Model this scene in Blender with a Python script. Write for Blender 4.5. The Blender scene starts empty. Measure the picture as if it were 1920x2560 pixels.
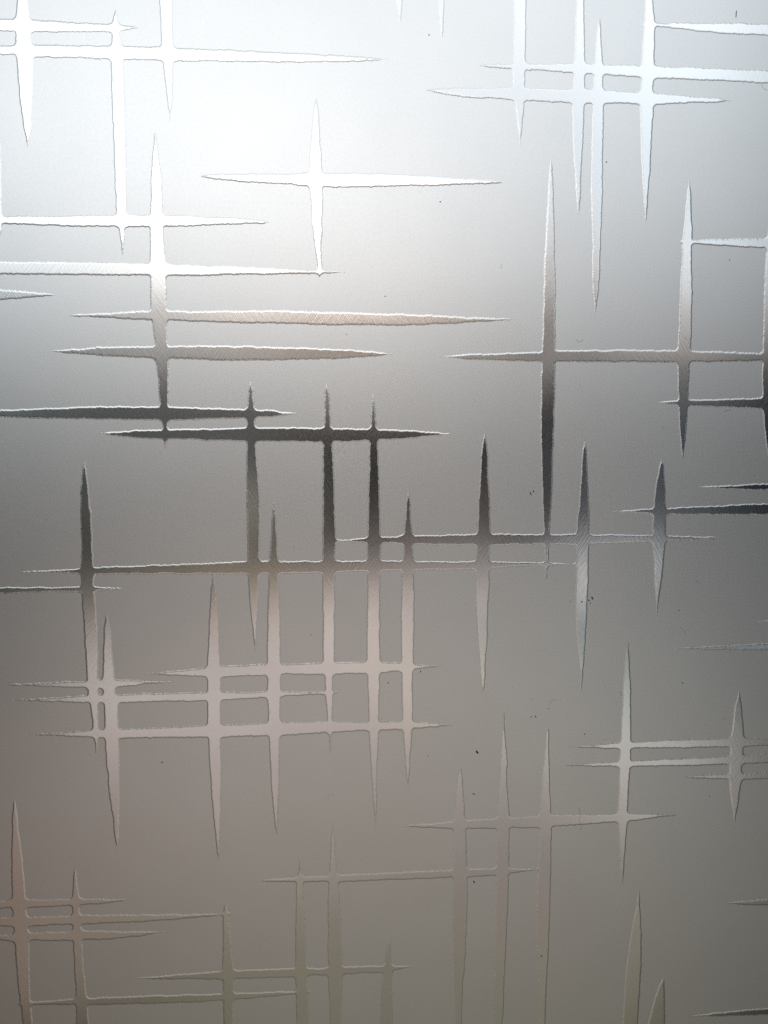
# Etched stainless steel panel, close up: frosted field with raised polished streaks.
import bpy, math, random
import numpy as np
from mathutils import Matrix, Vector

S = bpy.context.scene
COL = S.collection
R = math.radians
PANEL_Z = 1.30                      # height of the patch of panel the camera looks at

# ------------------------------------------------------------------ camera
CAM_ROT = [[0.998117, 0.009118, -0.060654], [-0.061219, 0.087076, -0.994319], [-0.003784, 0.99616, 0.08747]]
cd = bpy.data.cameras.new('camera')
cd.sensor_width = 36.0
cd.lens = 1923.0 / 2560.0 * 36.0
cd.clip_start = 0.01
cd.clip_end = 100.0
cam = bpy.data.objects.new('camera', cd)
COL.objects.link(cam)
cam.matrix_world = Matrix.Translation((0, -0.30, PANEL_Z)) @ Matrix(CAM_ROT).to_4x4()
S.camera = cam

# ------------------------------------------------------------------ view
S.view_settings.view_transform = 'Standard'
S.view_settings.look = 'None'
S.view_settings.exposure = 0.0
S.view_settings.gamma = 1.0
S.view_settings.use_curve_mapping = False
S.render.engine = 'CYCLES'
S.cycles.use_denoising = False
S.cycles.max_bounces = 4

# ------------------------------------------------------------------ surroundings the steel mirrors
# A lobby seen as light only: bright daylight above, a dark band at eye level, a pale floor below.
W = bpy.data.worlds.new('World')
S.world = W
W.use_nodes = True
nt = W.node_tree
nt.nodes.clear()

class NB:
    """small helper for building node trees"""
    def __init__(s, nt): s.nt = nt
    def node(s, t, **kw):
        n = s.nt.nodes.new(t)
        for k, v in kw.items(): setattr(n, k, v)
        return n
    def put(s, sock, v):
        if hasattr(v, 'is_output'): s.nt.links.new(v, sock)
        else: sock.default_value = v
    def m(s, op, a, b=None, c=None, clamp=False):
        n = s.node('ShaderNodeMath', operation=op, use_clamp=clamp)
        s.put(n.inputs[0], a)
        if b is not None: s.put(n.inputs[1], b)
        if c is not None: s.put(n.inputs[2], c)
        return n.outputs[0]
    def smooth(s, v, a, b, lo=0.0, hi=1.0):
        n = s.node('ShaderNodeMapRange', interpolation_type='SMOOTHSTEP')
        for i, x in enumerate((v, a, b, lo, hi)): s.put(n.inputs[i], x)
        return n.outputs[0]
    def mix(s, f, a, b, mode='MIX'):
        n = s.node('ShaderNodeMix', data_type='RGBA', blend_type=mode)
        s.put(n.inputs[0], f); s.put(n.inputs[6], a); s.put(n.inputs[7], b)
        return n.outputs[2]
    def ramp(s, v, stops, lo, hi):
        r = s.node('ShaderNodeMapRange'); s.put(r.inputs[0], v); s.put(r.inputs[1], lo); s.put(r.inputs[2], hi)
        n = s.node('ShaderNodeValToRGB'); s.nt.links.new(r.outputs[0], n.inputs[0])
        e = n.color_ramp.elements
        while len(e) < len(stops): e.new(0.5)
        for i, (p, c) in enumerate(stops):
            e[i].position = (p - lo) / (hi - lo); e[i].color = (*c, 1)
        return n.outputs[0]

b = NB(nt)
tc = b.node('ShaderNodeTexCoord')
sep = b.node('ShaderNodeSeparateXYZ')
nt.links.new(tc.outputs['Generated'], sep.inputs[0])
dx, dy, dz = sep.outputs
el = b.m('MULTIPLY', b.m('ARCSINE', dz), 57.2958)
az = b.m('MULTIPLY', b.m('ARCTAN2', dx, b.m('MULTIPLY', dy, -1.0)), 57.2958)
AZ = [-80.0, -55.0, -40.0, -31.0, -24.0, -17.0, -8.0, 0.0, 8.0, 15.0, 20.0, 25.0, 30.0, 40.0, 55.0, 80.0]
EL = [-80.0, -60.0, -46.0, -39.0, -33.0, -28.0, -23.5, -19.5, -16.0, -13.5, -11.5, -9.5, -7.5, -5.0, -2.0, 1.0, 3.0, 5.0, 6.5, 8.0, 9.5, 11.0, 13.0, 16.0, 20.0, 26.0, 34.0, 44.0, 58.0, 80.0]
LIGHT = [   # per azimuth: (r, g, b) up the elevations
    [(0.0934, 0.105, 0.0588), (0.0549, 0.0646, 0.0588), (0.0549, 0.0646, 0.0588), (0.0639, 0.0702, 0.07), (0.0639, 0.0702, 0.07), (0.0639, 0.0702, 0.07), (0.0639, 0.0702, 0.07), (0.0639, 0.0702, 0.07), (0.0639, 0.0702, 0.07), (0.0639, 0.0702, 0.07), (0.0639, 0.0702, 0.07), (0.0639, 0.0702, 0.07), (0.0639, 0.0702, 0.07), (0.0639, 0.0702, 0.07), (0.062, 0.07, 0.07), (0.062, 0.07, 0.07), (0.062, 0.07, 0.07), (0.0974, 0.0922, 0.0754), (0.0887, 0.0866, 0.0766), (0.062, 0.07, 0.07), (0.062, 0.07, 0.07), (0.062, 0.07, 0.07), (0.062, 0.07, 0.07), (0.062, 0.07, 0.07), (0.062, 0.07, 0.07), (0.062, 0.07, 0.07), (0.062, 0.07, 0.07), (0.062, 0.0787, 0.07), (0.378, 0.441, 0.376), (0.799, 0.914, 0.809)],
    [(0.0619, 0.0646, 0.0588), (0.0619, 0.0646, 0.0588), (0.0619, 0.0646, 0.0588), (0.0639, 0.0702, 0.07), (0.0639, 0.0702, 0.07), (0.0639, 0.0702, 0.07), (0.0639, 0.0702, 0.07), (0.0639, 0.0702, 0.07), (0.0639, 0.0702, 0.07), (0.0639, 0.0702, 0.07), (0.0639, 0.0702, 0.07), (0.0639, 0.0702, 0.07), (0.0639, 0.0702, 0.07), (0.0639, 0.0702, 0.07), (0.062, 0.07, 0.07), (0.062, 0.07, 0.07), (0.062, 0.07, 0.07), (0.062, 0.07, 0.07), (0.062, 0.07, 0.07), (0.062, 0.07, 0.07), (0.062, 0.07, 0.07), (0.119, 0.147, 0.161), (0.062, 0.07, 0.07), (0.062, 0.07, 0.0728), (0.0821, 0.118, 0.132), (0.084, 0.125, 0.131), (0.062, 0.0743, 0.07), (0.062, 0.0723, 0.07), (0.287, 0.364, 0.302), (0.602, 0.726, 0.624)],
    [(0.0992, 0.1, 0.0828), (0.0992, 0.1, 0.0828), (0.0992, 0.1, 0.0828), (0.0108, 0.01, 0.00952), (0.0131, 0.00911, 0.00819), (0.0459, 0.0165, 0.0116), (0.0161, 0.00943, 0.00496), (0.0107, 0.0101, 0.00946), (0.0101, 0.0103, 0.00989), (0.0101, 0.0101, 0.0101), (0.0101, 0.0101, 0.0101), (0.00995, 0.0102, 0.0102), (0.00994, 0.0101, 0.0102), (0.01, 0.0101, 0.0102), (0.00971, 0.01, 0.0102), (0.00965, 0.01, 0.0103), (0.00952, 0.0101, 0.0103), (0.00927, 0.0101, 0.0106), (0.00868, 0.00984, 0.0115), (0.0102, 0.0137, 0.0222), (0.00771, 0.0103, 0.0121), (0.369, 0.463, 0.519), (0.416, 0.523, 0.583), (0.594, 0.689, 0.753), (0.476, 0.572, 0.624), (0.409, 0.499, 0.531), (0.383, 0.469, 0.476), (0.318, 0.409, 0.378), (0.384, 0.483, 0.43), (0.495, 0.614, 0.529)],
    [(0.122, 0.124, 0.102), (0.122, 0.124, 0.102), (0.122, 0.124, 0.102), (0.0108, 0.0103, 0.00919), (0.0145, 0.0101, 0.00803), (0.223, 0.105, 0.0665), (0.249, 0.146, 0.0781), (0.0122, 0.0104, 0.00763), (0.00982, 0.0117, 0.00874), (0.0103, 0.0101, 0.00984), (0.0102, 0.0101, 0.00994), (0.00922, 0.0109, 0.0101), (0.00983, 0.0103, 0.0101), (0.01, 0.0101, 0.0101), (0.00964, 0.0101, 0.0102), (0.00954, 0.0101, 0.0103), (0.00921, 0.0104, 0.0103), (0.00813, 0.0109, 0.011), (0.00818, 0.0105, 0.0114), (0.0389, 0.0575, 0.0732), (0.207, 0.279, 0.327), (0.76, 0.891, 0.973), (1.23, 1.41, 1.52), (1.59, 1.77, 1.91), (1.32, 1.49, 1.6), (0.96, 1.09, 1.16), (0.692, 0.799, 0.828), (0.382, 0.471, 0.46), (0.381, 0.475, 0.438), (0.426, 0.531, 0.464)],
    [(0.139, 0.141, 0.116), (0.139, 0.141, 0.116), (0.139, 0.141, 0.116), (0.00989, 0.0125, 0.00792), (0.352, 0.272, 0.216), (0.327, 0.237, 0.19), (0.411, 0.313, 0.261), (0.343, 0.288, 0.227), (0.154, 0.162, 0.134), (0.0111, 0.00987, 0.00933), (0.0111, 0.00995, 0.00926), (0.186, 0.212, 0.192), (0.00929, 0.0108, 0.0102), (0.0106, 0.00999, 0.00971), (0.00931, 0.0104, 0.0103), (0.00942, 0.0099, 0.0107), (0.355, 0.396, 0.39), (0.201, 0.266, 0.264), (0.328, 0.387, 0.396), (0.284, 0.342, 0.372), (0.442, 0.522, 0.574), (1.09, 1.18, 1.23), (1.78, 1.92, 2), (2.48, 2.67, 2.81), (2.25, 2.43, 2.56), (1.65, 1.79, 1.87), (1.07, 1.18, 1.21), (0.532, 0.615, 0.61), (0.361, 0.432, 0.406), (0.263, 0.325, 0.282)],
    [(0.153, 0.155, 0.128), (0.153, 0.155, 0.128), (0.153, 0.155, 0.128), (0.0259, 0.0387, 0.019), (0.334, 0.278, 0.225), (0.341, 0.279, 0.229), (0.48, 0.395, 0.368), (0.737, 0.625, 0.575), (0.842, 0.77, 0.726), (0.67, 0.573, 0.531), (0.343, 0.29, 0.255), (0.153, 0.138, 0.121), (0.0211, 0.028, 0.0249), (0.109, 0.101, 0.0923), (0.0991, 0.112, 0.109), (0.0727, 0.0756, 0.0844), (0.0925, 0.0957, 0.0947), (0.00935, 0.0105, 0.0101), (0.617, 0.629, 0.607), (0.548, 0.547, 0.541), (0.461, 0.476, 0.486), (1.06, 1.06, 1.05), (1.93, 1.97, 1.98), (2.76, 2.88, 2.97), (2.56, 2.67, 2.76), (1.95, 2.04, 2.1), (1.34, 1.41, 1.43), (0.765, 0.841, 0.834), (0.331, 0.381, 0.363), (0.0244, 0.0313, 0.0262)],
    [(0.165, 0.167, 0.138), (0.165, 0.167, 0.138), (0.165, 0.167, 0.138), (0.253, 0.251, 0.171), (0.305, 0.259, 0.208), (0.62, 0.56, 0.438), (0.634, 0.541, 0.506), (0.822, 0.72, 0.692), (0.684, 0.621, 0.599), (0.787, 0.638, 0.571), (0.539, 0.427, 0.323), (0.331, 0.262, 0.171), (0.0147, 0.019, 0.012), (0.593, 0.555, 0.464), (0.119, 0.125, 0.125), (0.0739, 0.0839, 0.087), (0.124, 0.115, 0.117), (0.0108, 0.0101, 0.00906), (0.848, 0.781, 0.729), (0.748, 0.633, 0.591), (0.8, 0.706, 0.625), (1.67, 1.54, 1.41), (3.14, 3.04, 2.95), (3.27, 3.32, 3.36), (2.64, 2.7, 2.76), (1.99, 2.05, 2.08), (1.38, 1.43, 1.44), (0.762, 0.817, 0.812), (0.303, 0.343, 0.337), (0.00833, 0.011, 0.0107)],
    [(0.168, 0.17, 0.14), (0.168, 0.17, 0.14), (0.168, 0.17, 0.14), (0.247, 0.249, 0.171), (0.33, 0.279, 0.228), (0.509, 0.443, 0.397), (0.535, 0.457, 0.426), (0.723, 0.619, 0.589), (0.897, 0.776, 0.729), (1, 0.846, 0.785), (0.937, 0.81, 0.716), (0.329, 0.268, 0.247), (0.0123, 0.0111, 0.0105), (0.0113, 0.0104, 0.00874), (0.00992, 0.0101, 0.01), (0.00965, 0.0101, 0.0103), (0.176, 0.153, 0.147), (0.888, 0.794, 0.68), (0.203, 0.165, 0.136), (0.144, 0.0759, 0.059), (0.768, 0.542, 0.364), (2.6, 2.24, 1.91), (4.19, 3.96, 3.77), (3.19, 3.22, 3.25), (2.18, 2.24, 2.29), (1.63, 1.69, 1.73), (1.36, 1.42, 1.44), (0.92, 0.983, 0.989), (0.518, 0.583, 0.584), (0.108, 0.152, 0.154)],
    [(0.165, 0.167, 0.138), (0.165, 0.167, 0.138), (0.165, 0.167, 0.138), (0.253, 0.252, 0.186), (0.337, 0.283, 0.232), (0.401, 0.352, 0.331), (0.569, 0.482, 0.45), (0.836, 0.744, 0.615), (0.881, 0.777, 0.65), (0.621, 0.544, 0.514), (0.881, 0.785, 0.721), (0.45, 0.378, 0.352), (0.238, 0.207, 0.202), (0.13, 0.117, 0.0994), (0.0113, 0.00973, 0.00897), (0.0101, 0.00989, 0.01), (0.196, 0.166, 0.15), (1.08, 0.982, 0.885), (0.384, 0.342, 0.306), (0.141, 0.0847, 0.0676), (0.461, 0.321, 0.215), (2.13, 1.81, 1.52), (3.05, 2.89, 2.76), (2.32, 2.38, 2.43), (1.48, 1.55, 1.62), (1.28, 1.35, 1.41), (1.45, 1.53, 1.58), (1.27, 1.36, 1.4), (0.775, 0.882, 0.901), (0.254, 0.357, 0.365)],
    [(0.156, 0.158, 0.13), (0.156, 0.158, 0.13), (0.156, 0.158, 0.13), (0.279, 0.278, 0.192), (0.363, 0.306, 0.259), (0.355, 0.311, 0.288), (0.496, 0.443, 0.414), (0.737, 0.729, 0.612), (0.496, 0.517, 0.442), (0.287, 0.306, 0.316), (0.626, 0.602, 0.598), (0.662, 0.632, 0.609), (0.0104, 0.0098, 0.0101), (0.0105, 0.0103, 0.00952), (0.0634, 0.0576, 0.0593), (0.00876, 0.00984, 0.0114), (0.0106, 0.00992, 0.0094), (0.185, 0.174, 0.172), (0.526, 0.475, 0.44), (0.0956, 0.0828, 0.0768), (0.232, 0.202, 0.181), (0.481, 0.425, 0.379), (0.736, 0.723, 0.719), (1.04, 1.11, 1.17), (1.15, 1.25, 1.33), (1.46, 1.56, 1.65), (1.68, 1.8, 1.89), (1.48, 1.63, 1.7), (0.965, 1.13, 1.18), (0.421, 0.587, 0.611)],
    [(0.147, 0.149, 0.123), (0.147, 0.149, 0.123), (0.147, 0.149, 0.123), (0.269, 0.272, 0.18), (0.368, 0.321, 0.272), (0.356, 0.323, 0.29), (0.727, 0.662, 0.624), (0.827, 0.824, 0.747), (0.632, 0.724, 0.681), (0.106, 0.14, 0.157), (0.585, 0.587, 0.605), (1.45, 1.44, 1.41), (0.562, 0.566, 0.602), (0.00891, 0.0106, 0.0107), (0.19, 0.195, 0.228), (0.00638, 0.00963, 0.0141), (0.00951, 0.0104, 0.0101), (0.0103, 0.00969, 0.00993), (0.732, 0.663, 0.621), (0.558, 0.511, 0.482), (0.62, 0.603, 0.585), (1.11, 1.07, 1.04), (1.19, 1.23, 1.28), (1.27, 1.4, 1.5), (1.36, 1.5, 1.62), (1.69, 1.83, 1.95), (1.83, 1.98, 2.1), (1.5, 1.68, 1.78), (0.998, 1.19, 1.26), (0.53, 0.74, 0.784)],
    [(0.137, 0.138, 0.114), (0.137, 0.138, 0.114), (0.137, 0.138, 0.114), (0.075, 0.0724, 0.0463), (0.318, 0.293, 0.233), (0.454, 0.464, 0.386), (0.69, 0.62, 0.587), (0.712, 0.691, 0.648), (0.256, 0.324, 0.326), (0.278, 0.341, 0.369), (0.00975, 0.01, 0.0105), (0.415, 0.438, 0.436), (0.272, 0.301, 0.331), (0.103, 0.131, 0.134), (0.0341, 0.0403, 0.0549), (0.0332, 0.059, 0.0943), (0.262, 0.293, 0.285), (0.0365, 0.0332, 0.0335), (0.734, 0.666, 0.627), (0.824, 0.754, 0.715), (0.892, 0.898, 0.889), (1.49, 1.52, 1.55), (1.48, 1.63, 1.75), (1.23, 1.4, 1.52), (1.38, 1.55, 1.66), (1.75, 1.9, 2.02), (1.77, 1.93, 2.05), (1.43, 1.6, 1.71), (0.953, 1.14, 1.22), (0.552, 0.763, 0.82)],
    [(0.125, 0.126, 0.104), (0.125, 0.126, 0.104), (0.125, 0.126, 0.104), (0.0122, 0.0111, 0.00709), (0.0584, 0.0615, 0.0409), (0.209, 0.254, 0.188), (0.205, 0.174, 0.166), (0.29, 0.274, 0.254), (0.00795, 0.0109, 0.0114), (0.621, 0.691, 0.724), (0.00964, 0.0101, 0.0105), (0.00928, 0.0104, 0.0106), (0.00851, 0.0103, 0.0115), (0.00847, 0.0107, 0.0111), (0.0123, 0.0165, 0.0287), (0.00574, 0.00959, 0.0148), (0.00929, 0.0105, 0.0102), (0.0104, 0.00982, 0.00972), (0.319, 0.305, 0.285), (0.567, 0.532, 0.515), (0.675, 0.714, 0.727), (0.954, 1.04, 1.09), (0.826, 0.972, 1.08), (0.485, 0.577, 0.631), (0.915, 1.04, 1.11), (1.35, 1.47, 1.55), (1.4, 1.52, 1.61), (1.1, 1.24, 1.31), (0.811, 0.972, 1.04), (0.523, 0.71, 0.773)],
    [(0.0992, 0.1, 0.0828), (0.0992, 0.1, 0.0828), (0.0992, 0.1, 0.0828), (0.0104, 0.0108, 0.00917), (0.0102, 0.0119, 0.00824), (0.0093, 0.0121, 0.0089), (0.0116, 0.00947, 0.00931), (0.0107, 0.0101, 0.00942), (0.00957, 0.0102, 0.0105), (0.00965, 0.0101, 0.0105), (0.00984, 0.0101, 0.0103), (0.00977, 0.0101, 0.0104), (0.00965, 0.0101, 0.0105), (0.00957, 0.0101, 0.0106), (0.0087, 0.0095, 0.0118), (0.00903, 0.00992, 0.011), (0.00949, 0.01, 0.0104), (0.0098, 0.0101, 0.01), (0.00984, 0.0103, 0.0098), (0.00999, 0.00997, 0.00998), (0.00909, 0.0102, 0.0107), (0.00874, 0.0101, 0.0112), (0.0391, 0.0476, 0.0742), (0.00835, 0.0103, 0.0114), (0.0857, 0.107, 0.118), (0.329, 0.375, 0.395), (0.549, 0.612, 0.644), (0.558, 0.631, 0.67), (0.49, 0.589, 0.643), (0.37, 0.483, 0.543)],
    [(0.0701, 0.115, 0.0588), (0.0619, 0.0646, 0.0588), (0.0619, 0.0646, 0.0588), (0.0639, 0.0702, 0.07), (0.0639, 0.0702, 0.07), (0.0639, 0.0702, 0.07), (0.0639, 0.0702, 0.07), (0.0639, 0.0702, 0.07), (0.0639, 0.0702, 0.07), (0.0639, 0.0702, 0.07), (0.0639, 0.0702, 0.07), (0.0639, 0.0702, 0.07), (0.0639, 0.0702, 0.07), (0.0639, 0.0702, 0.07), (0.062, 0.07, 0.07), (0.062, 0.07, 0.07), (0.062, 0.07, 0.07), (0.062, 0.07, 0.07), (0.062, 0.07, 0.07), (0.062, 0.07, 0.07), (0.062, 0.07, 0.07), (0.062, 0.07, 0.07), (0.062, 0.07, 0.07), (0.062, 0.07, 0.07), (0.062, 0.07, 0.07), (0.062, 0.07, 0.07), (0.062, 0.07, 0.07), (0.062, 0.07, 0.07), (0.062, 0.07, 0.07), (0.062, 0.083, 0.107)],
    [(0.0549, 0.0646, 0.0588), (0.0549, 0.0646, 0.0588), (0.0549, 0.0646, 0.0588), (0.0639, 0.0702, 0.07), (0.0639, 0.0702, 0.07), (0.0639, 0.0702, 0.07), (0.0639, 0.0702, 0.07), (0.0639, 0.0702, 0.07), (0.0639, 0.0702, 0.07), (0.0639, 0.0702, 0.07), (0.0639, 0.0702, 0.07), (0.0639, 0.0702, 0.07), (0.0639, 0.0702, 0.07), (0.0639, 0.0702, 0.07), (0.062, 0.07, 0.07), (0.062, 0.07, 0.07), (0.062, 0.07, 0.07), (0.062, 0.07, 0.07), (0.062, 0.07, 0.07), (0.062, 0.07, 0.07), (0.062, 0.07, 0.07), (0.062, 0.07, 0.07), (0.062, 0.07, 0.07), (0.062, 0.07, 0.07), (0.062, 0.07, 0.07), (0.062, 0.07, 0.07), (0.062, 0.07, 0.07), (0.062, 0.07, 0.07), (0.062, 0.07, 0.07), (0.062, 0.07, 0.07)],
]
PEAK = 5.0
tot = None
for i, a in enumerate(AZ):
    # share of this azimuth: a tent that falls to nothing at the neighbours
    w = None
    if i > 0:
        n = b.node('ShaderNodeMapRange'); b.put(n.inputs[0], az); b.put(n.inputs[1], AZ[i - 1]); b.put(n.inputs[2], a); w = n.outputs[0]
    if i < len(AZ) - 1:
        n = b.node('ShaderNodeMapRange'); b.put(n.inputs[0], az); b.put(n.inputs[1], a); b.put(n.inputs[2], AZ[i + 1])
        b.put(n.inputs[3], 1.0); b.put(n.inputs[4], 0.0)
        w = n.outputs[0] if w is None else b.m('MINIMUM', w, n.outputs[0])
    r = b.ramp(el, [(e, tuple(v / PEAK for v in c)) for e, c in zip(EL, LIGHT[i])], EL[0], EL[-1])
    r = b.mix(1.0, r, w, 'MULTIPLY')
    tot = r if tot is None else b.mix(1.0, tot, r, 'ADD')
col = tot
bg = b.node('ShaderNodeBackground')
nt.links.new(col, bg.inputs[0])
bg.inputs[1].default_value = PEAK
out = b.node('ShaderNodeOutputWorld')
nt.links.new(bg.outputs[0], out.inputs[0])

# faint added area lamp, high behind the camera; the world does the lighting
ld = bpy.data.lights.new('added_lamp', 'AREA')
ld.shape = 'RECTANGLE'; ld.size = 2.6; ld.size_y = 1.6
ld.energy = 2.0
ld.color = (1.0, 0.99, 0.97)
lamp = bpy.data.objects.new('added_lamp', ld)
COL.objects.link(lamp)
lamp.location = (-0.25, -2.2, PANEL_Z + 2.1)
lamp.rotation_euler = (Vector((0, 0, PANEL_Z)) - lamp.location).to_track_quat('-Z', 'Y').to_euler()

# ------------------------------------------------------------------ materials
def material(name):
    m = bpy.data.materials.new(name); m.use_nodes = True
    t = m.node_tree; t.nodes.clear()
    k = NB(t)
    p = k.node('ShaderNodeBsdfPrincipled'); o = k.node('ShaderNodeOutputMaterial')
    t.links.new(p.outputs[0], o.inputs[0])
    return m, k, p

def noise(k, vec, scale, detail=2.0, rough=.5):
    n = k.node('ShaderNodeTexNoise'); k.put(n.inputs['Vector'], vec)
    n.inputs['Scale'].default_value = scale; n.inputs['Detail'].default_value = detail
    n.inputs['Roughness'].default_value = rough
    return n.outputs[0]

def hairline(k, co, angle, fine, stretch):
    """noise drawn out along one direction of the sheet: polishing scratches"""
    mp = k.node('ShaderNodeMapping', vector_type='TEXTURE'); k.put(mp.inputs[0], co)
    mp.inputs['Rotation'].default_value = (0, R(angle), 0)
    mp.inputs['Scale'].default_value = (stretch / fine, stretch / fine, 1 / fine)
    return noise(k, mp.outputs[0], 1.0, 3.0, .6)

def steel(name, base, rough, rvar, grain, grain_h, scratch_h):
    m, k, p = material(name)
    co = k.node('ShaderNodeTexCoord').outputs['Object']
    p.inputs['Metallic'].default_value = 1.0
    blot = noise(k, co, 38.0, 4.0, .6)
    p.inputs['Base Color'].default_value = (*base, 1)
    k.put(p.inputs['Base Color'], k.mix(blot, (*[c * .965 for c in base], 1), (*[c * 1.035 for c in base], 1)))
    fine = noise(k, co, 900.0, 2.0)
    k.put(p.inputs['Roughness'], k.m('ADD', rough, k.m('MULTIPLY', k.m('SUBTRACT', fine, .5), rvar)))
    gr = noise(k, co, grain, 2.0, .6)
    h1 = hairline(k, co, 57, 2400, 16); h2 = hairline(k, co, -56, 2400, 16); h3 = hairline(k, co, 66, 1600, 20)
    # polishing came in patches: one direction fades out as the other takes over
    patch = k.smooth(noise(k, co, 26.0, 1.0), .38, .62)
    h = k.m('ADD', k.m('ADD', k.m('MULTIPLY', h1, patch), k.m('MULTIPLY', h2, k.m('SUBTRACT', 1.0, patch))), k.m('MULTIPLY', h3, .6))
    hh = k.m('ADD', k.m('MULTIPLY', gr, grain_h), k.m('MULTIPLY', h, scratch_h))
    bp = k.node('ShaderNodeBump'); bp.inputs['Strength'].default_value = 1.0; bp.inputs['Distance'].default_value = 1.0
    k.put(bp.inputs['Height'], hh)
    k.put(p.inputs['Normal'], bp.outputs[0])
    return m

M_FROST = steel('frosted_steel', (.605, .605, .605), .34, .04, 2400.0, 5.0e-6, 6.0e-6)
M_POLISH = steel('polished_steel', (.600, .600, .600), .13, .05, 1800.0, 8.0e-7, 1.5e-5)
M_EDGE = steel('etched_edge_steel', (.600, .600, .600), .34, .06, 2400.0, 4.0e-6, 3.0e-6)

def dirt(name, c, r=.8):
    m, k, p = material(name)
    co = k.node('ShaderNodeTexCoord').outputs['Object']
    k.put(p.inputs['Base Color'], k.mix(noise(k, co, 4000.0, 2.0), (*[x * .5 for x in c], 1), (*[x * 1.5 for x in c], 1)))
    p.inputs['Roughness'].default_value = r
    return m
DIRT = {'black': dirt('dark_dirt', (.018, .016, .014)), 'brown': dirt('brown_dirt', (.05, .028, .012)),
        'olive': dirt('olive_dirt', (.075, .07, .038)), 'grey': dirt('grey_dirt', (.10, .098, .095))}
M_LINT = dirt('lint', (.10, .098, .095))

# ------------------------------------------------------------------ helpers
def link(name, me, parent=None, mat=None):
    o = bpy.data.objects.new(name, me); COL.objects.link(o)
    if mat is not None: me.materials.append(mat)
    if parent is not None: o.parent = parent
    return o
def tag(o, label=None, cat=None, group=None):
    if label: o['label'] = label
    if cat: o['category'] = cat
    if group: o['group'] = group
    return o

# ------------------------------------------------------------------ the panel
panel = bpy.data.objects.new('metal_panel', None)
COL.objects.link(panel)
panel.location = (0, 0, PANEL_Z)
tag(panel, 'frosted stainless steel panel with a raised pattern of polished crossing streaks, filling the view', 'metal panel')

# frosted sheet: front face in the plane y = 0, slightly rounded rim, 1.5 mm thick
def sheet(x0, x1, z0, z1, t, r):
    v = []; f = []
    loops = [((0.0), 0.0), (-r * .0, 0.0)]
    rings = [(r, 0.0), (r * .3, r * .3), (0.0, r), (0.0, t)]
    for ins, y in rings:
        v += [(x0 + ins, y, z0 + ins), (x1 - ins, y, z0 + ins), (x1 - ins, y, z1 - ins), (x0 + ins, y, z1 - ins)]
    f.append((0, 1, 2, 3))
    for i in range(len(rings) - 1):
        for j in range(4):
            a = i * 4 + j; c = i * 4 + (j + 1) % 4
            f.append((a, a + 4, c + 4, c))
    n = (len(rings) - 1) * 4
    f.append((n + 3, n + 2, n + 1, n))
    me = bpy.data.meshes.new('frosted_sheet'); me.from_pydata(v, [], f); me.update()
    return me
link('frosted_sheet', sheet(-.36, .40, -.46, .36, .0015, .0006), panel, M_FROST)

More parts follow.
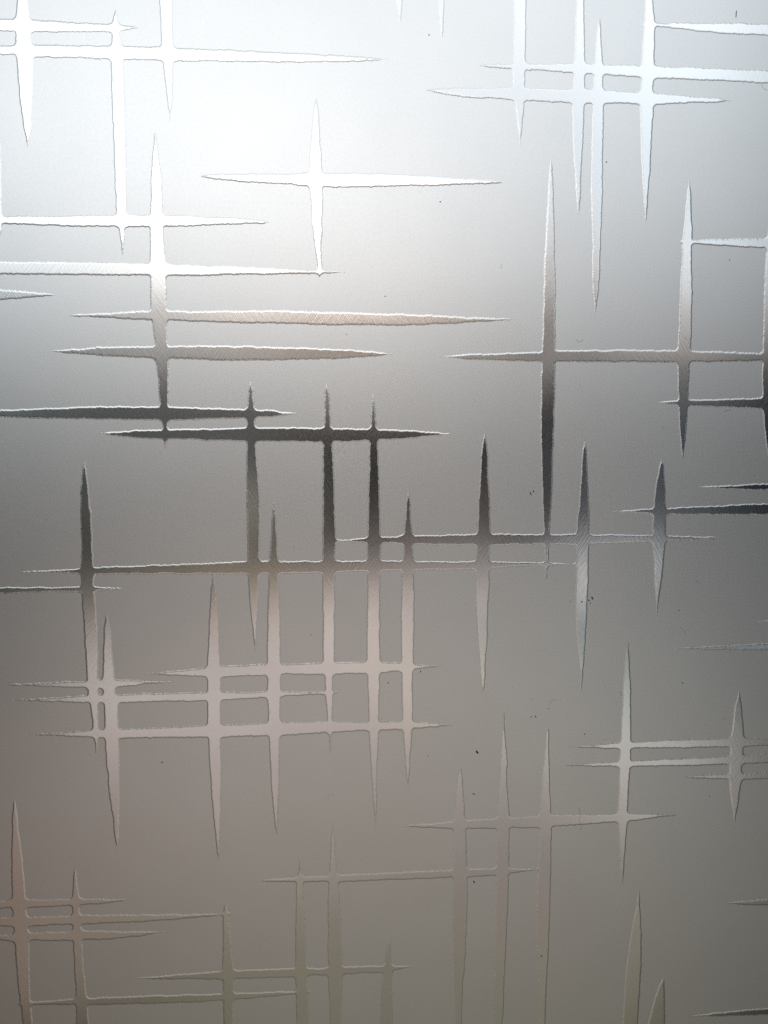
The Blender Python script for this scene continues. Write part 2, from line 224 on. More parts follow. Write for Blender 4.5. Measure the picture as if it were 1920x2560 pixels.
# outlines of the polished streaks, in hundredths of a millimetre on the sheet:
# 'V' (upright): (height, left, right)   'H' (level): (x, bottom, top)
STROKES = [
    ('V', [(10926,-11200,-11200),(11579,-11326,-11034),(12283,-11372,-10988),(13145,-11444,-10929),(13896,-11465,-10891),(14270,-11482,-10892),(15493,-11411,-10959),(16023,-11333,-10980),(16340,-11292,-10988),(19040,-11231,-11049),(20840,-11140,-11140)]),
    ('V', [(7128,-7911,-7911),(7606,-7957,-7833),(8053,-8021,-7784),(8499,-8080,-7725),(9776,-8104,-7694),(11427,-8104,-7657),(13223,-8116,-7654),(14356,-8077,-7700),(15320,-8000,-7790),(15534,-7965,-7816),(15748,-7875,-7875)]),
    ('V', [(11985,-6033,-6033),(12395,-6078,-5966),(12941,-6130,-5917),(13918,-6203,-5879),(14565,-6251,-5850),(16174,-6288,-5834),(16494,-6274,-5836),(19194,-6186,-5924),(20994,-6055,-6055)]),
    ('V', [(-137,-6538,-6538),(157,-6570,-6489),(685,-6619,-6445),(1036,-6678,-6406),(1620,-6719,-6390),(2491,-6740,-6354),(3185,-6795,-6334),(3934,-6825,-6354),(5079,-6934,-6350),(6499,-6920,-6339),(7064,-6909,-6352),(7171,-6906,-6360),(7957,-6883,-6383),(9075,-6821,-6397),(9909,-6779,-6395),(10848,-6695,-6498),(11645,-6587,-6587)]),
    ('V', [(7440,-12462,-12462),(7939,-12605,-12278),(8437,-12626,-12239),(9538,-12585,-12210),(10904,-12493,-12175),(13013,-12258,-12258)]),
    ('H', [(-16821,15135,15135),(-15021,15019,15252),(-12321,14942,15329),(-11996,14940,15354),(-11453,14939,15369),(-10801,14936,15345),(-9271,14978,15293),(-8061,15027,15278),(-7619,15071,15264),(-7287,15134,15230),(-7038,15184,15184)]),
    ('H', [(-16861,14280,14280),(-15061,14192,14367),(-12361,14133,14426),(-12036,14131,14419),(-11491,14129,14454),(-10837,14076,14493),(-9412,14086,14499),(-8201,14068,14509),(-6537,14078,14531),(-5422,14057,14506),(-4301,14091,14503),(-2949,14104,14484),(-2842,14117,14460),(-1993,14117,14444),(-570,14153,14426),(574,14203,14384),(1436,14258,14351),(2041,14317,14317)]),
    ('H', [(-17144,8282,8282),(-15344,8241,8324),(-12644,8213,8351),(-12257,8180,8384),(-11203,8133,8443),(-10089,8108,8469),(-8969,8095,8513),(-7843,8110,8528),(-6712,8124,8555),(-6145,8143,8552),(-5007,8191,8523),(-3863,8246,8488),(-3059,8285,8443),(-2950,8286,8433),(-2720,8278,8402),(-2431,8349,8349)]),
    ('H', [(-5024,9979,9979),(-4683,9913,10041),(-3829,9832,10083),(-3030,9789,10108),(-2921,9774,10093),(-1773,9748,10129),(-966,9705,10159),(-446,9674,10180),(540,9673,10185),(1705,9709,10188),(2876,9756,10168),(4053,9803,10115),(5235,9850,10078),(5828,9888,10031),(6363,9954,9954)]),
    ('V', [(6356,-589,-589),(6557,-669,-505),(6786,-666,-491),(7129,-709,-505),(7351,-753,-520),(8033,-827,-478),(8882,-863,-445),(9727,-922,-436),(10231,-933,-454),(10846,-897,-482),(11681,-818,-530),(12291,-753,-564),(12871,-643,-643)]),
    ('V', [(15557,2512,2512),(16101,2409,2564),(16427,2335,2594),(16753,2307,2652),(19453,2376,2583),(21253,2480,2480)]),
    ('V', [(15134,4062,4062),(15381,4020,4107),(15928,3961,4129),(16474,3936,4162),(16800,3907,4161),(19500,3958,4110),(21300,4034,4034)]),
    ('V', [(11272,7075,7075),(11837,7003,7145),(12400,6937,7174),(12961,6848,7215),(13463,6795,7220),(14243,6798,7222),(15462,6796,7231),(16561,6773,7229),(16889,6757,7225),(19589,6851,7131),(21389,6991,6991)]),
    ('V', [(8680,9382,9382),(9027,9339,9418),(9888,9251,9444),(10746,9169,9470),(11599,9118,9501),(12730,9080,9528),(13405,9097,9526),(14413,9115,9531),(15525,9130,9485),(16629,9157,9435),(16959,9163,9410),(19659,9212,9361),(21459,9287,9287)]),
    ('V', [(5132,10116,10116),(5780,10041,10200),(6367,9992,10249),(7244,9950,10267),(7355,9966,10271),(8169,9931,10284),(9325,9872,10308),(11044,9849,10283),(12181,9862,10282),(13029,9875,10282),(13759,9890,10212),(14431,9912,10210),(14989,9930,10150),(15545,9978,10109),(16016,10045,10045)]),
    ('V', [(8368,12036,12036),(8775,12001,12074),(9354,11949,12096),(10219,11859,12145),(11080,11794,12171),(11936,11754,12196),(12901,11699,12230),(13579,11729,12187),(14367,11739,12214),(15319,11756,12187),(15877,11789,12190),(16708,11791,12089),(17039,11800,12056),(19739,11851,12005),(21539,11928,11928)]),
    ('V', [(-5429,8331,8331),(-4991,8293,8362),(-4680,8276,8401),(-3996,8247,8422),(-3501,8196,8446),(-2698,8153,8464),(-2582,8152,8494),(-1111,8087,8514),(105,8039,8533),(1312,8009,8557),(2212,8009,8573),(2988,8010,8573),(3702,8030,8537),(4884,8062,8531),(6058,8075,8524),(7224,8070,8469),(7335,8086,8479),(8723,8144,8421),(9585,8179,8384),(10442,8226,8334),(11040,8289,8289)]),
    ('V', [(-590,13781,13781),(85,13684,13867),(1002,13587,13921),(1731,13540,13929),(2820,13488,13957),(3602,13470,13982),(4320,13473,13985),(6104,13500,13965),(7283,13525,13908),(7629,13496,13916),(7981,13516,13917),(8798,13583,13860),(9611,13649,13803),(10219,13722,13722)]),
    ('V', [(-731,17372,17372),(-112,17218,17436),(996,17071,17505),(1608,16982,17511),(2827,16933,17479),(3735,16934,17466),(5537,16886,17409),(6728,16888,17390),(7320,16914,17377),(7669,16924,17362),(8845,16976,17269),(10304,17083,17083)]),
    ('H', [(11683,15813,15813),(12132,15764,15870),(12942,15725,15903),(13847,15649,15929),(15058,15582,15962),(16634,15546,15978),(17252,15529,15979),(19952,15619,15889),(21752,15754,15754)]),
    ('H', [(5501,14189,14189),(5964,14134,14234),(6728,14103,14253),(7318,14073,14284),(9036,13998,14327),(9691,13986,14344),(10886,13948,14329),(11788,13896,14318),(12692,13879,14318),(13903,13851,14314),(15120,13846,14287),(16706,13816,14258),(17326,13819,14251),(20026,13905,14165),(21826,14035,14035)]),
    ('H', [(3519,13260,13260),(4044,13133,13311),(5214,13020,13355),(6739,12982,13401),(7271,12955,13414),(9054,12922,13410),(9711,12919,13397),(10609,12928,13379),(11753,12908,13349),(12236,12896,13331),(12720,12958,13303),(13934,13030,13240),(14848,13079,13192),(15276,13134,13134)]),
    ('H', [(13428,7814,7814),(13891,7755,7889),(14726,7712,7934),(15970,7655,7949),(16962,7608,8009),(17594,7603,8028),(20294,7688,7943),(22094,7816,7816)]),
    ('H', [(-17224,6594,6594),(-15424,6451,6736),(-12724,6356,6831),(-12391,6343,6801),(-11277,6342,6801),(-10156,6341,6813),(-8467,6340,6791),(-6993,6343,6778),(-6309,6343,6785),(-5051,6361,6730),(-3901,6400,6707),(-3092,6425,6692),(-2983,6420,6693),(-1823,6448,6631),(-774,6481,6584),(-73,6505,6562),(396,6538,6538)]),
    ('H', [(-17270,5600,5600),(-15470,5465,5735),(-12770,5375,5824),(-12436,5411,5782),(-11877,5472,5748),(-11318,5521,5701),(-10757,5571,5655),(-10409,5607,5607)]),
    ('H', [(-9942,4858,4858),(-9376,4805,4918),(-8525,4770,4969),(-7671,4741,5015),(-6929,4723,5037),(-6299,4709,5041),(-5092,4642,5060),(-3936,4626,5079),(-3124,4601,5102),(-3014,4602,5091),(-1848,4603,5093),(-89,4560,5053),(1683,4553,5006),(2872,4571,4979),(4067,4613,4940),(5267,4690,4877),(6171,4754,4842),(6776,4810,4810)]),
    ('H', [(-10644,3546,3546),(-10163,3473,3593),(-9141,3396,3677),(-8001,3325,3716),(-6855,3271,3743),(-6280,3255,3751),(-5125,3236,3767),(-3965,3204,3760),(-3149,3206,3758),(-3039,3213,3746),(-1868,3245,3722),(-692,3272,3686),(490,3322,3632),(1380,3383,3559),(2214,3468,3468)]),
    ('H', [(4251,3380,3380),(4974,3288,3465),(5881,3249,3504),(6731,3222,3530),(6846,3210,3519),(7943,3196,3570),(8677,3198,3614),(11139,3186,3664),(13002,3179,3641),(13501,3181,3643),(14251,3207,3634),(15508,3216,3596),(16770,3238,3552),(17785,3253,3525),(20485,3307,3471),(22285,3389,3389)]),
    ('H', [(12553,1623,1623),(13054,1568,1647),(13493,1507,1695),(13996,1488,1719),(14942,1439,1743),(15891,1414,1761),(16843,1382,1792),(17863,1363,1822),(20563,1455,1730),(22363,1592,1592)]),
    ('H', [(-17477,1214,1214),(-15677,1149,1280),(-12977,1105,1324),(-12638,1081,1358),(-11506,1033,1391),(-9224,1000,1465),(-7500,962,1486),(-6633,943,1474),(-5763,959,1444),(-4597,986,1414),(-3427,1013,1366),(-3080,1066,1354),(-2492,1076,1324),(-2020,1117,1264),(-1606,1205,1205)]),
    ('H', [(-9022,475,475),(-8390,339,532),(-7525,278,570),(-6656,234,586),(-5783,213,607),(-4616,168,633),(-3442,134,660),(-3095,127,647),(-2210,112,657),(-548,106,641),(466,114,620),(1304,159,595),(1965,187,575),(2869,232,543),(3776,331,468),(4352,389,389)]),
    ('V', [(-12118,-9558,-9558),(-11679,-9602,-9501),(-11241,-9675,-9450),(-10742,-9669,-9450),(-9810,-9771,-9417),(-9068,-9821,-9402),(-7962,-9833,-9363),(-6436,-9864,-9355),(-5527,-9889,-9410),(-4624,-9873,-9407),(-3725,-9822,-9404),(-2534,-9812,-9419),(-2421,-9819,-9455),(-1593,-9765,-9483),(-1004,-9691,-9536),(-505,-9586,-9586)]),
    ('V', [(-8184,-3269,-3269),(-7348,-3350,-3217),(-6238,-3449,-3149),(-5014,-3498,-3067),(-4406,-3516,-3045),(-2593,-3499,-3000),(-2478,-3509,-2998),(-1042,-3487,-3044),(-447,-3476,-3092),(677,-3448,-3113),(1325,-3412,-3131),(1618,-3389,-3155),(2087,-3351,-3187),(2437,-3274,-3274)]),
    ('V', [(-15757,-2542,-2542),(-15140,-2637,-2501),(-14494,-2688,-2473),(-13850,-2727,-2432),(-12889,-2754,-2404),(-12768,-2764,-2403),(-11559,-2793,-2365),(-10926,-2813,-2337),(-9667,-2834,-2306),(-8542,-2815,-2288),(-7486,-2792,-2284),(-6251,-2753,-2301),(-5025,-2702,-2324),(-4416,-2656,-2326),(-3505,-2599,-2360),(-2600,-2524,-2405),(-2485,-2511,-2427),(-2245,-2459,-2459)]),
    ('V', [(-12578,-360,-360),(-11811,-396,-322),(-11302,-440,-292),(-10667,-483,-268),(-9781,-547,-241),(-9089,-558,-222),(-8588,-608,-168),(-7216,-612,-143),(-5670,-601,-116),(-4566,-602,-94),(-3712,-592,-62),(-2619,-581,-88),(-2504,-579,-87),(-1060,-546,-115),(135,-521,-175),(670,-486,-206),(1321,-449,-241),(2029,-430,-282),(2353,-379,-379)]),
    ('V', [(-15606,1432,1432),(-14629,1380,1487),(-13979,1321,1490),(-13009,1263,1513),(-12887,1264,1513),(-12308,1224,1547),(-11477,1210,1582),(-10712,1170,1604),(-9445,1159,1622),(-8626,1133,1656),(-7561,1139,1648),(-6317,1158,1660),(-4958,1166,1678),(-3854,1172,1695),(-2635,1197,1669),(-2520,1198,1670),(-1070,1248,1640),(129,1273,1603),(606,1305,1557),(1023,1337,1523),(1616,1370,1490),(1924,1414,1414)]),
    ('V', [(-13828,2757,2757),(-13439,2713,2795),(-13051,2689,2826),(-12928,2657,2839),(-12348,2627,2871),(-11513,2578,2909),(-10747,2548,2947),(-9476,2519,2972),(-8655,2502,2998),(-7587,2492,3010),(-6339,2506,3023),(-5100,2527,2999),(-4484,2589,2987),(-3563,2621,2957),(-2648,2696,2866),(-2532,2702,2866),(-2168,2727,2854),(-1773,2794,2794)]),
    ('V', [(-10120,5801,5801),(-9419,5733,5871),(-8593,5652,5915),(-7645,5576,5970),(-6389,5511,5991),(-5764,5476,6017),(-4832,5482,6022),(-4028,5495,6015),(-3474,5541,6060),(-2675,5560,6029),(-2559,5559,6034),(-1704,5603,5983),(-793,5639,5933),(-7,5713,5878),(445,5795,5795)]),
    ('V', [(-10089,9822,9822),(-9511,9817,9894),(-8998,9756,9916),(-8041,9656,9974),(-7088,9575,9987),(-6141,9545,10032),(-4887,9547,10051),(-4014,9550,10053),(-3517,9541,10043),(-2712,9576,10027),(-2348,9613,10001),(-1120,9664,9933),(-205,9728,9865),(130,9796,9796)]),
    ('V', [(-6857,12902,12902),(-6191,12845,12992),(-5244,12755,13093),(-4615,12712,13139),(-3925,12655,13183),(-3550,12645,13172),(-2740,12622,13180),(-2622,12645,13164),(-2126,12669,13118),(-1447,12732,13067),(-893,12855,13032),(-647,12930,12930)]),
    ('H', [(14357,-1747,-1747),(15058,-1820,-1709),(16336,-1873,-1674),(17357,-1900,-1632),(18007,-1917,-1605),(20707,-1855,-1667),(22507,-1761,-1761)]),
    ('H', [(11031,-2711,-2711),(11787,-2755,-2662),(12609,-2837,-2595),(13180,-2855,-2594),(15090,-2873,-2517),(17394,-2895,-2443),(18046,-2901,-2417),(20746,-2804,-2514),(22546,-2659,-2659)]),
    ('H', [(-20,-3758,-3758),(676,-3802,-3711),(1161,-3851,-3655),(1646,-3887,-3643),(2621,-3917,-3592),(3477,-3951,-3589),(5506,-4006,-3563),(6806,-4009,-3565),(6924,-3998,-3578),(8169,-4007,-3592),(9546,-4023,-3607),(10048,-4004,-3612),(11309,-3981,-3645),(12639,-3966,-3672),(13211,-3928,-3691),(14488,-3880,-3755),(15545,-3798,-3798)]),
    ('H', [(-12399,-4826,-4826),(-11476,-4851,-4791),(-10607,-4887,-4761),(-9909,-4921,-4728),(-9327,-4947,-4700),(-7687,-4970,-4650),(-5919,-4995,-4596),(-4733,-5012,-4569),(-3541,-5023,-4524),(-3189,-5028,-4529),(-2290,-5028,-4540),(-604,-5022,-4550),(1155,-4966,-4573),(2558,-4974,-4592),(3478,-4974,-4628),(5513,-4953,-4643),(6568,-4917,-4669),(6935,-4879,-4693),(8184,-4852,-4728),(8810,-4842,-4761),(9690,-4810,-4810)]),
    ('H', [(-17796,-5546,-5546),(-15996,-5627,-5465),(-13296,-5681,-5411),(-12950,-5657,-5417),(-11795,-5627,-5422),(-10635,-5633,-5434),(-9878,-5633,-5433),(-9352,-5623,-5441),(-8884,-5588,-5467),(-8238,-5519,-5519)]),
    ('V', [(-16201,-8889,-8889),(-15559,-8958,-8820),(-14919,-8997,-8774),(-14281,-9065,-8753),(-13645,-9134,-8714),(-12697,-9173,-8683),(-12577,-9186,-8679),(-12010,-9197,-8690),(-11071,-9194,-8688),(-10136,-9191,-8675),(-9577,-9213,-8739),(-9082,-9213,-8740),(-7974,-9145,-8809),(-7057,-9084,-8878),(-6478,-8987,-8987)]),
    ('V', [(-16806,-4894,-4894),(-15703,-4998,-4827),(-14736,-5068,-4775),(-13774,-5119,-4735),(-12818,-5170,-4690),(-12697,-5167,-4711),(-11809,-5183,-4710),(-10864,-5203,-4689),(-9300,-5166,-4655),(-8677,-5169,-4659),(-7749,-5099,-4680),(-6519,-5029,-4700),(-5601,-4942,-4763),(-4962,-4844,-4844)]),
    ('H', [(-12713,-9242,-9242),(-12130,-9287,-9213),(-11076,-9354,-9188),(-9900,-9419,-9154),(-9250,-9459,-9107),(-8658,-9448,-9139),(-8124,-9399,-9164),(-7529,-9332,-9208),(-6873,-9298,-9261),(-6574,-9280,-9280)]),
    ('H', [(-12798,-9837,-9837),(-11980,-9906,-9814),(-11100,-9959,-9786),(-9922,-10019,-9740),(-9271,-10047,-9737),(-8619,-10069,-9722),(-7249,-10054,-9712),(-5210,-10073,-9729),(-4607,-10056,-9731),(-3397,-10011,-9760),(-3281,-9989,-9757),(-2796,-9994,-9756),(-2309,-9956,-9767),(-1454,-9926,-9788),(-597,-9903,-9795),(-45,-9840,-9840)]),
    ('H', [(-12069,-11254,-11254),(-11569,-11292,-11230),(-10861,-11343,-11193),(-9737,-11424,-11155),(-8606,-11505,-11111),(-7291,-11523,-11103),(-6088,-11544,-11072),(-5183,-11562,-11059),(-4638,-11565,-11061),(-3423,-11548,-11043),(-3307,-11558,-11046),(-2331,-11565,-11015),(-551,-11487,-11043),(1118,-11456,-11099),(2547,-11444,-11124),(2984,-11411,-11136),(3797,-11369,-11208),(4582,-11313,-11313)]),
    ('H', [(-7577,-8916,-8916),(-6922,-8974,-8863),(-6026,-9038,-8790),(-5187,-9094,-8721),(-4646,-9119,-8683),(-3378,-9097,-8649),(-3263,-9106,-8639),(-2293,-9059,-8641),(-648,-9102,-8626),(-158,-9095,-8637),(1131,-9092,-8633),(1686,-9085,-8664),(2490,-9028,-8693),(3047,-8977,-8756),(3668,-8915,-8820),(4166,-8875,-8875)]),
    ('V', [(-29499,6537,6537),(-27699,6438,6635),(-24999,6372,6701),(-24300,6366,6727),(-22519,6383,6808),(-20476,6417,6865),(-19126,6405,6916),(-17452,6403,6938),(-16124,6423,6937),(-15266,6447,6940),(-13822,6516,6829),(-13170,6555,6810),(-13046,6541,6828),(-12461,6580,6783),(-11491,6602,6710),(-10847,6659,6659)]),
    ('V', [(-29603,8445,8445),(-27803,8377,8512),(-25103,8332,8557),(-24399,8302,8567),(-22609,8244,8606),(-21238,8192,8652),(-19877,8141,8677),(-18527,8155,8695),(-17187,8182,8701),(-15724,8245,8697),(-15128,8217,8656),(-13877,8251,8604),(-13223,8306,8582),(-13099,8349,8560),(-11864,8427,8529),(-11475,8485,8485)]),
    ('V', [(-18325,11749,11749),(-17312,11646,11811),(-16306,11557,11865),(-15638,11489,11901),(-15239,11480,11905),(-14311,11491,11914),(-13323,11500,11955),(-13198,11484,11972),(-12150,11537,11959),(-10977,11555,11942),(-9683,11588,11897),(-8719,11649,11809),(-7983,11727,11727)]),
    ('V', [(-15907,16490,16490),(-15134,16368,16601),(-14465,16237,16676),(-13865,16189,16766),(-13466,16174,16717),(-13340,16183,16726),(-12150,16205,16753),(-11426,16277,16686),(-10771,16332,16595),(-10118,16478,16478)]),
    ('H', [(16938,-7293,-7293),(17584,-7331,-7253),(18245,-7356,-7227),(20945,-7330,-7253),(22745,-7291,-7291)]),
    ('H', [(13794,-8331,-8331),(14312,-8374,-8303),(15285,-8420,-8265),(16588,-8453,-8252),(17627,-8467,-8195),(18290,-8481,-8183),(20990,-8421,-8242),(22790,-8332,-8332)]),
    ('H', [(9158,-12350,-12350),(9897,-12391,-12306),(11511,-12503,-12254),(12029,-12498,-12223),(13459,-12526,-12184),(14767,-12544,-12168),(16213,-12558,-12162),(16741,-12540,-12177),(17793,-12517,-12186),(18464,-12523,-12205),(21164,-12459,-12269),(22964,-12364,-12364)]),
    ('H', [(9074,-13118,-13118),(9911,-13176,-13091),(11464,-13269,-13026),(12048,-13273,-13023),(13482,-13284,-13000),(14793,-13310,-12972),(16175,-13278,-12934),(16770,-13296,-12938),(17824,-13281,-12916),(18496,-13281,-12922),(21196,-13210,-12994),(22996,-13102,-13102)]),
    ('H', [(14288,-13784,-13784),(15144,-13877,-13731),(16135,-13935,-13702),(16798,-13975,-13709),(17854,-13988,-13655),(18527,-14010,-13648),(21227,-13937,-13721),(23027,-13829,-13829)]),
    ('H', [(2477,-15486,-15486),(3362,-15577,-15426),(4630,-15687,-15359),(5203,-15688,-15313),(6417,-15731,-15289),(6930,-15736,-15274),(7052,-15727,-15291),(8210,-15768,-15252),(8661,-15731,-15234),(9956,-15677,-15259),(11518,-15619,-15286),(11975,-15595,-15295),(12892,-15533,-15326),(13877,-15414,-15414)]),
    ('V', [(-29411,4898,4898),(-27611,4859,4937),(-24911,4833,4963),(-24213,4797,4992),(-22435,4724,5048),(-21075,4673,5158),(-19724,4635,5195),(-18383,4610,5220),(-17383,4625,5195),(-16059,4645,5156),(-15269,4661,5107),(-14287,4733,5038),(-13505,4780,4989),(-13032,4905,4905)]),
    ('H', [(-3546,-17597,-17597),(-2801,-17640,-17542),(-1805,-17700,-17503),(-1493,-17712,-17495),(-491,-17746,-17489),(-52,-17770,-17473),(1587,-17769,-17452),(2854,-17767,-17449),(4575,-17769,-17437),(5215,-17761,-17429),(6372,-17741,-17440),(6952,-17697,-17450),(7074,-17668,-17468),(7721,-17627,-17513),(8174,-17551,-17551)]),
    ('V', [(-29058,-1604,-1604),(-27258,-1743,-1465),(-24558,-1836,-1372),(-23869,-1859,-1363),(-22790,-1876,-1369),(-21776,-1893,-1420),(-20102,-1864,-1449),(-18774,-1821,-1489),(-17784,-1795,-1526),(-17325,-1707,-1583),(-16671,-1624,-1624)]),
    ('V', [(-29131,-268,-268),(-27331,-398,-137),(-24631,-485,-50),(-23941,-491,-31),(-22859,-512,-3),(-21844,-534,25),(-20835,-536,15),(-19497,-529,-18),(-18170,-497,-57),(-17510,-471,-126),(-16852,-421,-171),(-15871,-361,-236),(-15155,-267,-267)]),
    ('H', [(-8270,-21542,-21542),(-7284,-21623,-21490),(-6355,-21662,-21455),(-4863,-21741,-21387),(-4302,-21755,-21394),(-3613,-21762,-21400),(-3494,-21767,-21406),(-1923,-21797,-21428),(-1354,-21757,-21455),(-532,-21777,-21447),(40,-21757,-21454),(1761,-21752,-21468),(2081,-21700,-21497),(2980,-21546,-21546)]),
    ('V', [(-29245,1846,1846),(-27445,1692,2001),(-24745,1588,2104),(-24052,1591,2106),(-22286,1663,2079),(-21476,1762,2069),(-20802,1860,2020),(-20132,1990,1990)]),
    ('H', [(-13124,-22407,-22407),(-12518,-22471,-22358),(-10692,-22564,-22285),(-10264,-22585,-22287),(-8853,-22637,-22291),(-6380,-22696,-22335),(-4884,-22658,-22377),(-4321,-22653,-22371),(-3631,-22634,-22385),(-3511,-22627,-22391),(-2566,-22573,-22391),(-1872,-22541,-22419),(-1333,-22466,-22466)]),
    ('V', [(-28460,-12654,-12654),(-26660,-12751,-12558),(-23960,-12815,-12493),(-23285,-12859,-12495),(-22228,-12946,-12541),(-20909,-13008,-12515),(-19732,-13034,-12482),(-18951,-13041,-12502),(-17980,-13058,-12538),(-16374,-13004,-12588),(-15099,-12935,-12680),(-14466,-12889,-12711),(-13772,-12787,-12787)]),
    ('V', [(-28575,-10524,-10524),(-26775,-10673,-10375),(-24075,-10772,-10275),(-23400,-10759,-10269),(-22340,-10731,-10291),(-21014,-10741,-10395),(-19832,-10745,-10400),(-19374,-10746,-10407),(-18721,-10733,-10461),(-18072,-10708,-10437),(-17102,-10641,-10520),(-16492,-10545,-10545)]),
    ('H', [(-18391,-18176,-18176),(-16591,-18282,-18070),(-13891,-18353,-17999),(-13533,-18336,-18001),(-13054,-18324,-17982),(-12516,-18347,-17992),(-10834,-18340,-18075),(-10411,-18325,-18079),(-9321,-18287,-18125),(-8468,-18160,-18160)]),
    ('H', [(-18426,-18917,-18917),(-16626,-19024,-18811),(-13926,-19095,-18740),(-13567,-19078,-18723),(-13028,-19115,-18714),(-12489,-19126,-18737),(-10802,-19122,-18764),(-10438,-19138,-18728),(-9347,-19133,-18794),(-7517,-19128,-18840),(-6288,-19070,-18886),(-4806,-19003,-18917),(-4496,-18950,-18950)]),
    ('H', [(-13956,-19613,-19516),(-13597,-19649,-19467),(-13059,-19751,-19446),(-12457,-19733,-19421),(-10828,-19820,-19408),(-10403,-19806,-19401),(-9371,-19820,-19480),(-8149,-19744,-19547),(-7135,-19592,-19592)]),
    ('V', [(-28892,-4667,-4667),(-27092,-4777,-4558),(-24392,-4850,-4485),(-23709,-4847,-4459),(-21968,-4841,-4385),(-21365,-4859,-4391),(-20299,-4810,-4475),(-19306,-4776,-4535),(-18647,-4725,-4601),(-18352,-4638,-4638)]),
    ('V', [(-29808,12228,12228),(-28008,12040,12416),(-25308,11915,12541),(-24600,11918,12570),(-23492,11939,12608),(-22108,12005,12639),(-20735,12171,12624),(-20052,12254,12586),(-19371,12369,12535),(-18625,12476,12476)]),
    ('V', [(-29869,13365,13365),(-28069,13121,13608),(-25369,12959,13770),(-24660,13007,13750),(-23554,13280,13717),(-23000,13432,13688),(-22552,13641,13641)]),
    ('H', [(16336,-19364,-19364),(17010,-19461,-19303),(18083,-19555,-19245),(18768,-19591,-19239),(21468,-19520,-19309),(23268,-19415,-19415)]),
    ('H', [(14957,-24378,-24378),(15838,-24431,-24290),(17200,-24481,-24219),(18287,-24502,-24184),(18980,-24524,-24170),(21680,-24453,-24241),(23480,-24347,-24347)]),
]


def lattice_noise(x, z, cell, seed):
    """smooth value noise on the sheet, -1 .. 1"""
    rng = np.random.default_rng(seed)
    T = rng.uniform(-1, 1, (256, 256))
    u = x / cell; w = z / cell
    i = np.floor(u).astype(int); j = np.floor(w).astype(int)
    fu = u - i; fw = w - j
    fu = fu * fu * (3 - 2 * fu); fw = fw * fw * (3 - 2 * fw)
    i &= 255; j &= 255; i1 = (i + 1) & 255; j1 = (j + 1) & 255
    return (T[i, j] * (1 - fu) + T[i1, j] * fu) * (1 - fw) + (T[i, j1] * (1 - fu) + T[i1, j1] * fu) * fw

def stroke_distance(k, P, X, Z):
    """mm outside (+) or inside (-) one streak"""
    P = np.array(P) * .01
    t, a, c = P[:, 0], P[:, 1], P[:, 2]
    q, s = (Z, X) if k == 'V' else (X, Z)
    lo = np.interp(q, t, a); hi = np.interp(q, t, c)
    d = np.maximum(lo - s, s - hi)
    return np.maximum(d, np.maximum(t[0] - q, q - t[-1]) * .6)

def bbox(k, P):
    P = np.array(P) * .01
    q = (P[:, 0].min(), P[:, 0].max()); s = (P[:, 1].min(), P[:, 2].max())
    return (*s, *q) if k == 'V' else (*q, *s)

# streaks that cross belong to one motif
N = len(STROKES)
root = list(range(N))
def find(i):
    while root[i] != i: i = root[i]
    return i
BB = [bbox(*s) for s in STROKES]
for i in range(N):
    for j in range(i):
        x0 = max(BB[i][0], BB[j][0]) - .5; x1 = min(BB[i][1], BB[j][1]) + .5
        z0 = max(BB[i][2], BB[j][2]) - .5; z1 = min(BB[i][3], BB[j][3]) + .5
        if x0 >= x1 or z0 >= z1: continue
        X, Z = np.meshgrid(np.linspace(x0, x1, 60), np.linspace(z0, z1, 60), indexing='ij')
        if (np.maximum(stroke_distance(*STROKES[i], X, Z), stroke_distance(*STROKES[j], X, Z)) < .25).any():
            root[find(i)] = find(j)
motifs = {}
for i in range(N): motifs.setdefault(find(i), []).append(i)

STEP = .20                          # mm, grid of the relief
HEIGHT = .078                        # mm, the streaks stand this far above the etched field
FILLET = 1.3                        # mm, rounded inner corners where streaks cross

